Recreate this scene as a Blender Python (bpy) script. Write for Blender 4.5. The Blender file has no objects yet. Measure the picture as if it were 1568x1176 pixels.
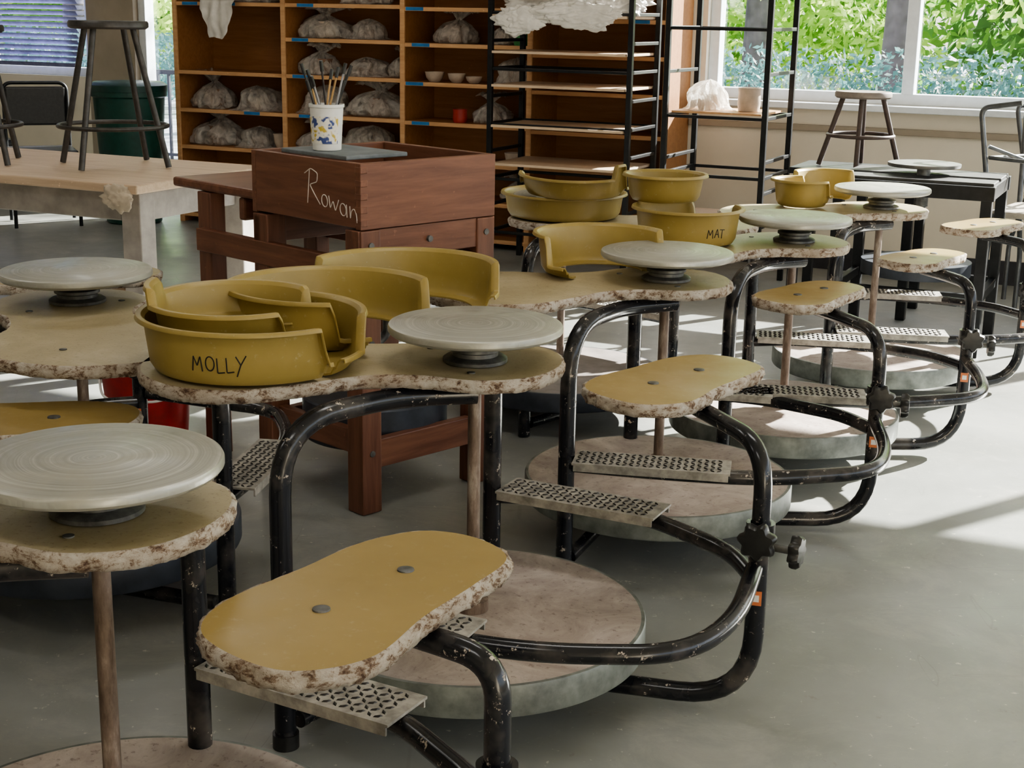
import bpy, bmesh, math, random
from math import sin, cos, pi, radians, sqrt, atan2
from mathutils import Vector, Matrix, noise
random.seed(7)
S = bpy.context.scene
COL = S.collection
PHI = radians(25)

def RM(s, d, z=0.0):
    return Vector((s*cos(PHI)+d*sin(PHI), -s*sin(PHI)+d*cos(PHI), z))

# ---------------------------------------------------------------- materials
class NT:
    def __init__(self, name):
        self.m = bpy.data.materials.new(name); self.m.use_nodes = True
        self.t = self.m.node_tree; self.n = self.t.nodes; self.l = self.t.links
        self.b = self.n['Principled BSDF']; self.out = self.n['Material Output']
        tc = self.n.new('ShaderNodeTexCoord'); oi = self.n.new('ShaderNodeObjectInfo')
        mul = self.n.new('ShaderNodeMath'); mul.operation = 'MULTIPLY'; mul.inputs[1].default_value = 37.0
        self.l.new(oi.outputs['Random'], mul.inputs[0])
        add = self.n.new('ShaderNodeVectorMath'); add.operation = 'ADD'
        self.l.new(tc.outputs['Object'], add.inputs[0]); self.l.new(mul.outputs[0], add.inputs[1])
        self.co = add.outputs[0]; self.raw = tc.outputs['Object']
    def noise(self, scale, detail=4, rough=0.6, dist=0.0, co=None, sc=None):
        n = self.n.new('ShaderNodeTexNoise'); n.inputs['Scale'].default_value = scale
        n.inputs['Detail'].default_value = detail; n.inputs['Roughness'].default_value = rough
        n.inputs['Distortion'].default_value = dist
        src = co or self.co
        if sc:
            mp = self.n.new('ShaderNodeMapping'); mp.inputs['Scale'].default_value = sc
            self.l.new(src, mp.inputs[0]); src = mp.outputs[0]
        self.l.new(src, n.inputs['Vector']); return n.outputs['Fac']
    def ramp(self, fac, stops):
        r = self.n.new('ShaderNodeValToRGB'); e = r.color_ramp.elements
        while len(e) < len(stops): e.new(0.5)
        for i, (p, c) in enumerate(stops):
            e[i].position = p
            if not isinstance(c, (tuple, list)): c = (c, c, c)
            e[i].color = (*c, 1)
        self.l.new(fac, r.inputs[0]); return r.outputs[0]
    def mix(self, fac, a, b, mode='MIX'):
        m = self.n.new('ShaderNodeMix'); m.data_type = 'RGBA'; m.blend_type = mode
        for i, v in ((0, fac), (6, a), (7, b)):
            if hasattr(v, 'is_linked') or hasattr(v, 'links'): self.l.new(v, m.inputs[i])
            elif i == 0: m.inputs[0].default_value = v
            else: m.inputs[i].default_value = (*v, 1)
        return m.outputs[2]
    def set(self, k, v):
        if isinstance(v, (int, float)): self.b.inputs[k].default_value = v
        elif isinstance(v, (tuple, list)): self.b.inputs[k].default_value = (*v, 1)
        else: self.l.new(v, self.b.inputs[k])
    def bump(self, h, strength=0.3, dist=0.005):
        b = self.n.new('ShaderNodeBump'); b.inputs['Strength'].default_value = strength
        b.inputs['Distance'].default_value = dist
        self.l.new(h, b.inputs['Height']); self.l.new(b.outputs[0], self.b.inputs['Normal'])

def simple(name, col, rough=0.6, metal=0.0, var=0.25, scale=20, bump=0.1):
    t = NT(name); f = t.noise(scale, 5)
    c0 = tuple(c*(1-var) for c in col); c1 = tuple(min(1, c*(1+var)) for c in col)
    t.set('Base Color', t.ramp(f, [(0.3, c0), (0.7, c1)])); t.set('Roughness', rough); t.set('Metallic', metal)
    if bump: t.bump(f, bump)
    return t.m

def M_laminate():
    t = NT('ochre_laminate')
    base = t.ramp(t.noise(2.5, 5, 0.6), [(0.3, (0.275, 0.195, 0.068)), (0.7, (0.335, 0.242, 0.095))])
    dust = t.ramp(t.noise(60, 6, 0.75), [(0.58, 0.0), (0.8, 0.35)])
    t.set('Base Color', t.mix(dust, base, (0.54, 0.49, 0.38)))
    t.set('Specular IOR Level', .32)
    t.set('Roughness', t.ramp(t.noise(9, 4), [(0.3, 0.28), (0.7, 0.42)])); return t.m
def M_tabletop():
    t = NT('dusty_laminate_top')
    base = t.ramp(t.noise(3.5, 6, 0.65, 0.6), [(0.3, (0.29, 0.235, 0.135)), (0.55, (0.39, 0.33, 0.21)), (0.75, (0.49, 0.44, 0.33))])
    sp = t.ramp(t.noise(120, 3, 0.7), [(0.3, (0.35, 0.28, 0.2)), (0.42, (1, 1, 1))])
    t.set('Base Color', t.mix(0.5, base, sp, 'MULTIPLY')); t.set('Specular IOR Level', .3)
    t.set('Roughness', 0.42); t.bump(t.noise(90, 4), 0.1); return t.m
def M_edge():
    t = NT('clay_crusted_edge')
    c = t.ramp(t.noise(40, 9, 0.8, 0.3, sc=(1, 1, 1.6)), [(0.38, (0.13, 0.075, 0.05)), (0.45, (0.34, 0.25, 0.18)), (0.495, (0.58, 0.52, 0.45)), (0.70, (0.77, 0.74, 0.68))])
    g = t.ramp(t.noise(10, 5, 0.6), [(0.42, (1, 1, 1)), (0.66, (.66, .58, .50))])
    t.set('Base Color', t.mix(0.85, c, g, 'MULTIPLY')); t.set('Roughness', 0.85); t.bump(t.noise(60, 8, 0.8), 0.9, 0.008); return t.m
def M_alu():
    t = NT('worn_aluminium')
    sep = t.n.new('ShaderNodeVectorMath'); sep.operation = 'LENGTH'
    xy = t.n.new('ShaderNodeVectorMath'); xy.operation = 'MULTIPLY'; xy.inputs[1].default_value = (1, 1, 0); t.l.new(t.raw, xy.inputs[0]); t.l.new(xy.outputs[0], sep.inputs[0])
    dn = t.noise(3, 3, 0.6)
    ma = t.n.new('ShaderNodeMath'); ma.operation = 'MULTIPLY_ADD'; ma.inputs[1].default_value = 0.03
    t.l.new(dn, ma.inputs[0]); t.l.new(sep.outputs['Value'], ma.inputs[2])
    cb = t.n.new('ShaderNodeCombineXYZ'); t.l.new(ma.outputs[0], cb.inputs[0])
    rings = t.noise(120, 5, 0.75, co=cb.outputs[0])
    c = t.ramp(rings, [(0.35, (0.21, 0.21, 0.19)), (0.5, (0.32, 0.32, 0.29)), (0.68, (0.55, 0.55, 0.51))])
    sm = t.ramp(t.noise(6, 6, 0.65, 1.2), [(0.40, 0.0), (0.64, 0.7)])
    t.set('Base Color', t.mix(sm, c, (0.34, 0.325, 0.27)))
    t.set('Metallic', 0.3); t.set('Roughness', t.mix(sm, (.30, .30, .30), (.6, .6, .6))); t.bump(rings, 0.14, 0.001); return t.m
def M_black_tube():
    t = NT('chipped_black_enamel')
    chips = t.ramp(t.noise(44, 6, 0.75), [(0.615, 0.0), (0.65, 1.0)])
    dust = t.ramp(t.noise(9, 4, 0.6), [(0.48, 0.0), (0.75, 0.25)])
    c = t.mix(dust, (0.010, 0.011, 0.015), (0.34, 0.30, 0.26))
    t.set('Base Color', t.mix(chips, c, (0.45, 0.39, 0.33)))
    t.set('Roughness', t.mix(chips, (0.20, 0.20, 0.20), (0.8, 0.8, 0.8))); t.bump(chips, 0.2, 0.001); return t.m
def M_rusty():
    t = NT('rusty_shaft')
    c = t.ramp(t.noise(40, 6, 0.7, sc=(1, 1, 0.25)), [(0.3, (0.08, 0.055, 0.04)), (0.55, (0.20, 0.15, 0.12)), (0.75, (0.40, 0.35, 0.30))])
    t.set('Base Color', c); t.set('Roughness', 0.6); t.set('Metallic', 0.3); return t.m
def M_flytop():
    t = NT('flywheel_concrete')
    c = t.ramp(t.noise(6, 8, 0.7, 0.8), [(0.3, (0.26, 0.21, 0.185)), (0.5, (0.39, 0.33, 0.295)), (0.7, (0.54, 0.48, 0.43))])
    sp = t.ramp(t.noise(70, 4, 0.7), [(0.32, (0.45, 0.4, 0.38)), (0.42, (1, 1, 1))])
    t.set('Base Color', t.mix(0.7, c, sp, 'MULTIPLY')); t.set('Roughness', 0.7); t.bump(t.noise(30, 8), 0.2); return t.m
def M_wood(name, a, b, rough=0.5, sc=(1, 12, 12), scale=3):
    t = NT(name)
    g = t.noise(scale, 7, 0.65, 0.5, sc=sc)
    c = t.ramp(g, [(0.3, a), (0.7, b)])
    sp = t.ramp(t.noise(60, 3), [(0.68, 0.0), (0.74, 0.5)])
    t.set('Base Color', t.mix(sp, c, tuple(min(1, x*1.6) for x in b))); t.set('Roughness', rough); t.bump(g, 0.12, 0.002); return t.m
def M_floor():
    t = NT('polished_concrete')
    c = t.ramp(t.noise(0.9, 8, 0.65, 0.4), [(0.3, (0.205, 0.212, 0.20)), (0.55, (0.27, 0.278, 0.262)), (0.75, (0.335, 0.34, 0.32))])
    st = t.ramp(t.noise(3.2, 9, 0.78, .6), [(0.50, 0.0), (0.70, 0.6)])
    c = t.mix(st, c, (0.385, 0.375, 0.34))
    dk = t.ramp(t.noise(11, 6, 0.75), [(0.63, 0.0), (0.75, 0.7)])
    c = t.mix(dk, c, (0.17, 0.145, 0.12))
    lt = t.ramp(t.noise(38, 4, 0.7), [(0.66, 0.0), (0.72, 0.75)])
    c = t.mix(lt, c, (0.60, 0.57, 0.51))
    for (sx, sy, k) in ((.18, 1.6, 5), (1.3, .22, 4.5)):
        s_ = t.ramp(t.noise(k, 2, 0.4, 1.0, sc=(sx, sy, 1)), [(0.685, 0.0), (0.69, 0.3), (0.695, 0.0)])
        c = t.mix(s_, c, (0.13, 0.115, 0.10))
    t.set('Base Color', c); t.set('Roughness', t.ramp(t.noise(3, 6), [(0.3, 0.28), (0.7, 0.5)])); t.bump(t.noise(25, 6), 0.08); return t.m
def M_pan():
    t = NT('mustard_plastic')
    c = t.ramp(t.noise(5, 5), [(0.3, (0.26, 0.188, 0.052)), (0.7, (0.335, 0.25, 0.082))])
    d = t.ramp(t.noise(60, 6, 0.8), [(0.60, 0.0), (0.75, 0.5)])
    t.set('Base Color', t.mix(d, c, (0.54, 0.49, 0.37))); t.set('Roughness', 0.42); return t.m
def M_bag():
    t = NT('clear_plastic_bag')
    t.set('Base Color', (0.88, 0.84, 0.78)); t.set('Roughness', 0.25); t.bump(t.noise(24, 5, 0.65, 2.0), .8, 0.015)
    tl = t.n.new('ShaderNodeBsdfTranslucent'); tl.inputs[0].default_value = (.9, .86, .8, 1)
    m1 = t.n.new('ShaderNodeMixShader'); m1.inputs[0].default_value = .4
    t.l.new(t.b.outputs[0], m1.inputs[1]); t.l.new(tl.outputs[0], m1.inputs[2])
    tp = t.n.new('ShaderNodeBsdfTransparent'); m2 = t.n.new('ShaderNodeMixShader')
    t.l.new(t.ramp(t.noise(12, 4, .6, 1.5), [(0.35, 0.2), (0.7, 0.75)]), m2.inputs[0])
    t.l.new(m1.outputs[0], m2.inputs[1]); t.l.new(tp.outputs[0], m2.inputs[2]); t.l.new(m2.outputs[0], t.out.inputs[0]); return t.m
def M_leaf(name, a, b, tl=1.5):
    t = NT(name)
    t.set('Base Color', t.ramp(t.noise(1.3, 4), [(0.3, a), (0.7, b)])); t.set('Roughness', 0.6)
    tr = t.n.new('ShaderNodeBsdfTranslucent'); tr.inputs[0].default_value = (*[min(1, x*tl) for x in b], 1)
    mx = t.n.new('ShaderNodeMixShader'); mx.inputs[0].default_value = 0.5
    t.l.new(t.b.outputs[0], mx.inputs[1]); t.l.new(tr.outputs[0], mx.inputs[2]); t.l.new(mx.outputs[0], t.out.inputs[0]); return t.m
def M_glass():
    t = NT('window_glass')
    tr = t.n.new('ShaderNodeBsdfTransparent'); tr.inputs[0].default_value = (0.95, 0.98, 1.0, 1)
    gl = t.n.new('ShaderNodeBsdfGlossy'); gl.inputs['Roughness'].default_value = 0.02
    mx = t.n.new('ShaderNodeMixShader'); mx.inputs[0].default_value = 0.05
    t.l.new(tr.outputs[0], mx.inputs[1]); t.l.new(gl.outputs[0], mx.inputs[2]); t.l.new(mx.outputs[0], t.out.inputs[0]); return t.m

LAM, TOP, EDGE, ALU, BLK, RUST, FLY = M_laminate(), M_tabletop(), M_edge(), M_alu(), M_black_tube(), M_rusty(), M_flytop()
FLYSIDE = simple('painted_steel_rim', (0.19, 0.205, 0.19), 0.5, 0.3, 0.5, 14)
FLYDARK = simple('dark_blue_steel', (0.05, 0.058, 0.075), 0.45, 0.3, 0.4, 10)
FLYTOPD = simple('dusty_grey_disc', (0.21, 0.18, 0.165), 0.7, 0, 0.3, 10)
CAST = simple('cast_iron', (0.14, 0.14, 0.135), 0.5, 0.6, 0.5, 30)
PLATE = simple('dusty_tread_plate', (0.34, 0.32, 0.285), 0.6, 0.2, 0.45, 30)
LOZ = simple('worn_tread_lugs', (0.05, 0.046, 0.042), 0.4, 0.6, 0.5, 60)
KNOB = simple('black_plastic', (0.02, 0.02, 0.02), 0.35, 0, 0.4, 60)
ORANGE = simple('orange_sticker', (0.62, 0.20, 0.08), 0.5)
WHITE = simple('white_plastic', (0.75, 0.75, 0.73), 0.5, 0, 0.08)
INK = simple('marker_ink', (0.015, 0.012, 0.01), 0.6)
CHALK = simple('chalk', (0.62, 0.57, 0.53), 0.8)
PAN = M_pan()
REDW = M_wood('red_brown_wood', (0.12, 0.046, 0.027), (0.235, 0.105, 0.062), 0.42)
REDWY = M_wood('red_brown_wood_side', (0.12, 0.046, 0.027), (0.235, 0.105, 0.062), 0.42, sc=(12, 1, 12))
REDWZ = M_wood('red_brown_wood_upright', (0.11, 0.042, 0.025), (0.22, 0.098, 0.058), 0.45, sc=(12, 12, 1))
SHELF = M_wood('amber_plywood', (0.27, 0.115, 0.04), (0.37, 0.175, 0.068), 0.5)
SHELFE = M_wood('amber_plywood_edge', (0.50, 0.27, 0.125), (0.66, 0.40, 0.21), 0.5)
PALE = M_wood('pale_canvas_wood', (0.48, 0.35, 0.24), (0.63, 0.49, 0.36), 0.6)
GREYW = simple('weathered_grey_paint', (0.35, 0.32, 0.295), 0.6, 0, 0.25, 10)
WALL = simple('cream_wall_paint', (0.74, 0.685, 0.58), 0.8, 0, 0.05, 4, 0.03)
WALLD = simple('beige_column_paint', (0.34, 0.29, 0.23), 0.7, 0, 0.1, 4)
TRIM = simple('white_window_paint', (0.70, 0.75, 0.80), 0.5, 0, 0.06)
BASEB = simple('black_rubber_baseboard', (0.03, 0.03, 0.035), 0.6)
RACK = simple('black_steel', (0.012, 0.013, 0.015), 0.4, 0.3, 0.4, 30)
BAG = M_bag()
TAPE = simple('blue_tape', (0.03, 0.17, 0.42), 0.6)
STOOLM = simple('grey_steel_stool', (0.075, 0.07, 0.067), 0.42, 0.5, 0.3, 30)
FLOOR = M_floor()
GLASS = M_glass()
CLAY = simple('dry_clay', (0.50, 0.41, 0.33), 0.8, 0, 0.15)
BROWNC = simple('dark_clay', (0.25, 0.15, 0.10), 0.7, 0, 0.2)

# ---------------------------------------------------------------- mesh helpers
def link(name, me, mats, parent=None, smooth=False):
    o = bpy.data.objects.new(name, me); COL.objects.link(o)
    for m in (mats if isinstance(mats, (list, tuple)) else [mats]): me.materials.append(m)
    if parent: o.parent = parent
    if smooth:
        for p in me.polygons: p.use_smooth = True
    return o
def empty(name, loc=(0, 0, 0), rot=0.0):
    e = bpy.data.objects.new(name, None); COL.objects.link(e)
    e.location = loc; e.rotation_euler = (0, 0, rot); e.empty_display_size = 0.1
    return e
def from_data(name, v, f, mats, parent=None, smooth=False, mi=None, auto=None):
    me = bpy.data.meshes.new(name); me.from_pydata([tuple(x) for x in v], [], f); me.update()
    if mi:
        for p, i in zip(me.polygons, mi): p.material_index = i
    o = link(name, me, mats, parent, smooth)
    if auto is not None:
        me.set_sharp_from_angle(angle=radians(auto))
    return o
class Boxes:
    def __init__(self): self.v = []; self.f = []; self.mi = []
    def add(self, c, s, m=0, rz=0.0, mat=None):
        n = len(self.v); R = Matrix.Rotation(rz, 3, 'Z') if mat is None else mat
        for dx in (-.5, .5):
            for dy in (-.5, .5):
                for dz in (-.5, .5):
                    self.v.append(Vector(c)+R @ Vector((dx*s[0], dy*s[1], dz*s[2])))
        for q in ((0, 1, 3, 2), (4, 6, 7, 5), (0, 4, 5, 1), (2, 3, 7, 6), (0, 2, 6, 4), (1, 5, 7, 3)):
            self.f.append([n+i for i in q]); self.mi.append(m)
        return self
    def obj(self, name, mats, parent=None, bevel=0.003):
        o = from_data(name, self.v, self.f, mats, parent, mi=self.mi)
        if bevel:
            b = o.modifiers.new('bevel', 'BEVEL'); b.width = bevel; b.segments = 2
        return o
def fillet(pts, r, n=8):
    pts = [Vector(p) for p in pts]; out = [pts[0]]
    rs = r if isinstance(r, (list, tuple)) else [r]*len(pts)
    for i in range(1, len(pts)-1):
        a, b, c = pts[i-1], pts[i], pts[i+1]
        ri = min(rs[i], (a-b).length*.49, (c-b).length*.49)
        p0 = b+(a-b).normalized()*ri; p1 = b+(c-b).normalized()*ri
        for k in range(n+1):
            t = k/n; out.append(p0*(1-t)**2+b*2*t*(1-t)+p1*t*t)
    out.append(pts[-1]); return out
def tube(name, pts, r, mat, parent=None, fr=0.08, seg=14, data=False):
    P = fillet(pts, fr) if len(pts) > 2 and fr else [Vector(p) for p in pts]
    v = []; f = []; T0 = (P[1]-P[0]).normalized()
    N = T0.orthogonal().normalized()
    for i, p in enumerate(P):
        T = (P[min(i+1, len(P)-1)]-P[max(i-1, 0)]).normalized()
        N = (N-T*N.dot(T)).normalized(); B = T.cross(N)
        for k in range(seg):
            a = 2*pi*k/seg; v.append(p+(N*cos(a)+B*sin(a))*r)
    for i in range(len(P)-1):
        for k in range(seg):
            k2 = (k+1) % seg; f.append([i*seg+k, i*seg+k2, (i+1)*seg+k2, (i+1)*seg+k])
    f.append(list(range(seg))[::-1]); f.append([(len(P)-1)*seg+k for k in range(seg)])
    if data: return v, f
    return from_data(name, v, f, mat, parent, True, auto=50)
def tubes(name, lst, mat, parent=None, seg=12):
    V = []; F = []
    for pts, r, fr in lst:
        v, f = tube('', pts, r, None, fr=fr, data=True, seg=seg); n = len(V); V += v; F += [[i+n for i in q] for q in f]
    return from_data(name, V, F, mat, parent, True, auto=50)
def lathe(name, prof, mat, parent=None, seg=64, loc=(0, 0, 0), mi=None, auto=35):
    v = []; f = []; idx = []
    for r, z in prof:
        for k in range(seg):
            a = 2*pi*k/seg; v.append((r*cos(a)+loc[0], r*sin(a)+loc[1], z+loc[2]))
    for i in range(len(prof)-1):
        for k in range(seg):
            k2 = (k+1) % seg; f.append([i*seg+k, i*seg+k2, (i+1)*seg+k2, (i+1)*seg+k]); idx.append(mi[i] if mi else 0)
    f.append(list(range(seg))[::-1]); idx.append(mi[0] if mi else 0)
    f.append([(len(prof)-1)*seg+k for k in range(seg)]); idx.append(mi[-1] if mi else 0)
    return from_data(name, v, f, mat, parent, True, mi=idx, auto=auto)
def crom(pts, n=8):
    out = []; N = len(pts); P = [Vector((*p, 0)) for p in pts]
    for i in range(N):
        a, b, c, d = P[i-1], P[i], P[(i+1) % N], P[(i+2) % N]
        for k in range(n):
            t = k/n
            out.append(0.5*((2*b)+(c-a)*t+(2*a-5*b+4*c-d)*t*t+(3*b-a-3*c+d)*t**3))
    return out
def slab(name, outline, ztop, th, mats, parent=None, rough=0.003, seed=0.0):
    O = outline; n = len(O)
    rings = [(-0.003, 0.0, 0.0), (0.001, -0.0015, 0.5), (0.003, -0.25*th, 1), (0.0035, -0.6*th, 1), (0.0, -th, 1), (-0.02, -th, 0)]
    v = []; f = []; mi = []
    for off, dz, jr in rings:
        for i in range(n):
            t = (O[(i+1) % n]-O[i-1]); nn = Vector((t.y, -t.x, 0)).normalized()
            p = O[i]+nn*off
            w = noise.noise(Vector((p.x*34+seed, p.y*34, dz*60)))*rough*1.6*jr+noise.noise(Vector((p.x*130+seed, p.y*130, dz*150)))*rough*1.3*jr
            p = p+nn*w; v.append((p.x, p.y, ztop+dz+(w*0.6 if off > 0.002 else 0)))
    m = len(rings)
    for r in range(m-1):
        for i in range(n):
            j = (i+1) % n; f.append([r*n+i, r*n+j, (r+1)*n+j, (r+1)*n+i][::-1]); mi.append(1)
    f.append(list(range(n))); mi.append(0)
    f.append([(m-1)*n+i for i in range(n)][::-1]); mi.append(1)
    o = from_data(name, v, f, mats, parent, False, mi=mi)
    bm = bmesh.new(); bm.from_mesh(o.data); bmesh.ops.recalc_face_normals(bm, faces=bm.faces); bm.to_mesh(o.data); bm.free()
    for p in o.data.polygons: p.use_smooth = len(p.vertices) == 4
    return o
def ell(cx, cy, rx, ry, a0=60, n=14):
    return [(cx+rx*cos(radians(a0+i*365/n)), cy+ry*sin(radians(a0+i*365/n))) for i in range(n+1)]
GLY = {'M': ([[(0, 0), (.12, 1), (.36, .35), (.62, 1), (.72, 0)]], .95), 'O': ([ell(.32, .5, .3, .48)], .8),
       'L': ([[(0, 1), (.03, 0), (.5, .06)]], .62), 'Y': ([[(0, 1.05), (.3, .5)], [(.66, 1.1), (.3, .45), (.05, -.3)]], .7),
       'A': ([[(0, 0), (.3, 1), (.6, 0)], [(.12, .38), (.5, .4)]], .75), 'T': ([[(-.08, 1), (.62, .95)], [(.28, 1), (.26, 0)]], .6)}
ROWAN = [[(0, -.15), (.1, 1.0)], [(-.12, .8), (.15, 1.05), (.45, .98), (.42, .68), (.1, .5), (.3, .25), (.55, -.02)], ell(.74, .17, .13, .2),
         [(.92, .40), (.98, .0), (1.1, .3), (1.2, -.02), (1.34, .40)], ell(1.52, .15, .13, .2), [(1.66, .36), (1.68, -.05)],
         [(1.80, .36), (1.82, -.05), (1.86, .22), (1.97, .35), (2.07, .2), (2.10, -.08)]]
def word(w):
    out = []; x = 0; i = 0
    for ch in w:
        st, adv = GLY[ch]
        for s in st: out.append([(x+a, b+.06*sin(i*2.1)) for a, b in s])
        x += adv; i += 1
    return [[(a-x/2, b) for a, b in s] for s in out]
def lettering(name, strokes, size, mapf, rad, mat, parent):
    L = []
    for s in strokes:
        P = fillet([Vector((a, b, 0)) for a, b in s], .08, 4) if len(s) > 2 else [Vector((a, b, 0)) for a, b in s]
        Q = []
        for i in range(len(P)-1):
            m = max(1, int((P[i+1]-P[i]).length/.12))
            for k in range(m): Q.append(P[i].lerp(P[i+1], k/m))
        Q.append(P[-1]); L.append(([mapf(q.x*size, q.y*size) for q in Q if True], rad, 0))
    return tubes(name, L, mat, parent, seg=6)

# ---------------------------------------------------------------- kick wheel
TABLE_OUT = crom([(.175, .03), (.135, .14), (.03, .195), (-.09, .18), (-.19, .11), (-.30, .075), (-.42, .085), (-.54, .05), (-.62, -.06), (-.64, -.18),
                  (-.59, -.30), (-.48, -.375), (-.36, -.365), (-.26, -.28), (-.17, -.185), (-.07, -.15), (.05, -.155), (.145, -.09)], 16)
SEAT_PTS = [(-.252, -.02), (-.225, .075), (-.14, .120), (0, .120), (.13, .120), (.222, .080), (.248, .0), (.21, -.085), (.10, -.108), (-.02, -.12), (-.15, -.145), (-.235, -.10)][::-1]

def tread(name, p0, p1, w, z, parent):
    p0, p1 = Vector((*p0, z)), Vector((*p1, z)); d = p1-p0; L = d.length; x = d.normalized(); y = Vector((-x.y, x.x, 0))
    B = Boxes()
    B.add((p0+p1)/2, (L, w, .005), 0, mat=Matrix((x, y, Vector((0, 0, 1)))).transposed())
    for e in (-1, 1): B.add((p0+p1)/2+y*e*(w/2-.002)-Vector((0, 0, .010)), (L*.98, .004, .016), 0, mat=Matrix((x, y, Vector((0, 0, 1)))).transposed())
    V, F, MI = B.v, B.f, B.mi
    st = .0165; nx = int((L-.014)/st); ny = int((w-.010)/st)
    for i in range(nx):
        for j in range(ny):
            c = p0+x*(.013+i*st)+y*(-(ny-1)*st/2+j*st)+Vector((0, 0, .0025))
            a = (pi/4 if (i+j) % 2 else -pi/4)+atan2(x.y, x.x)
            u = Vector((cos(a), sin(a), 0)); q = Vector((-sin(a), cos(a), 0)); n = len(V)
            V += [c+u*.0085, c+q*.0036, c-u*.0085, c-q*.0036, c+u*.005+Vector((0, 0, .0026)), c-u*.005+Vector((0, 0, .0026))]
            for t in ((0, 1, 4), (1, 2, 5), (1, 5, 4), (2, 3, 5), (3, 0, 4), (3, 4, 5)): F.append([n+k for k in t]); MI.append(1)
    return from_data(name, V, F, [PLATE, LOZ], parent, mi=MI)

def star_knob(name, c, axis, r, parent):
    axis = Vector(axis).normalized(); a = axis.orthogonal().normalized(); b = axis.cross(a)
    V = []; F = []; n = 42; prof = [(0.3, 0), (0.95, .1), (1, .35), (1, .7), (.85, 1.0), (.35, 1.05)]
    for pr, pz in prof:
        for k in range(n):
            t = 2*pi*k/n; rr = r*pr*(1+0.13*cos(7*t)*(1 if pr > .5 else 0))
            V.append(Vector(c)+a*rr*cos(t)+b*rr*sin(t)+axis*pz*r*.75)
    for i in range(len(prof)-1):
        for k in range(n):
            k2 = (k+1) % n; F.append([i*n+k, i*n+k2, (i+1)*n+k2, (i+1)*n+k])
    F.append(list(range(n))[::-1]); F.append([(len(prof)-1)*n+k for k in range(n)])
    return from_data(name, V, F, KNOB, parent, True, auto=45)

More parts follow.
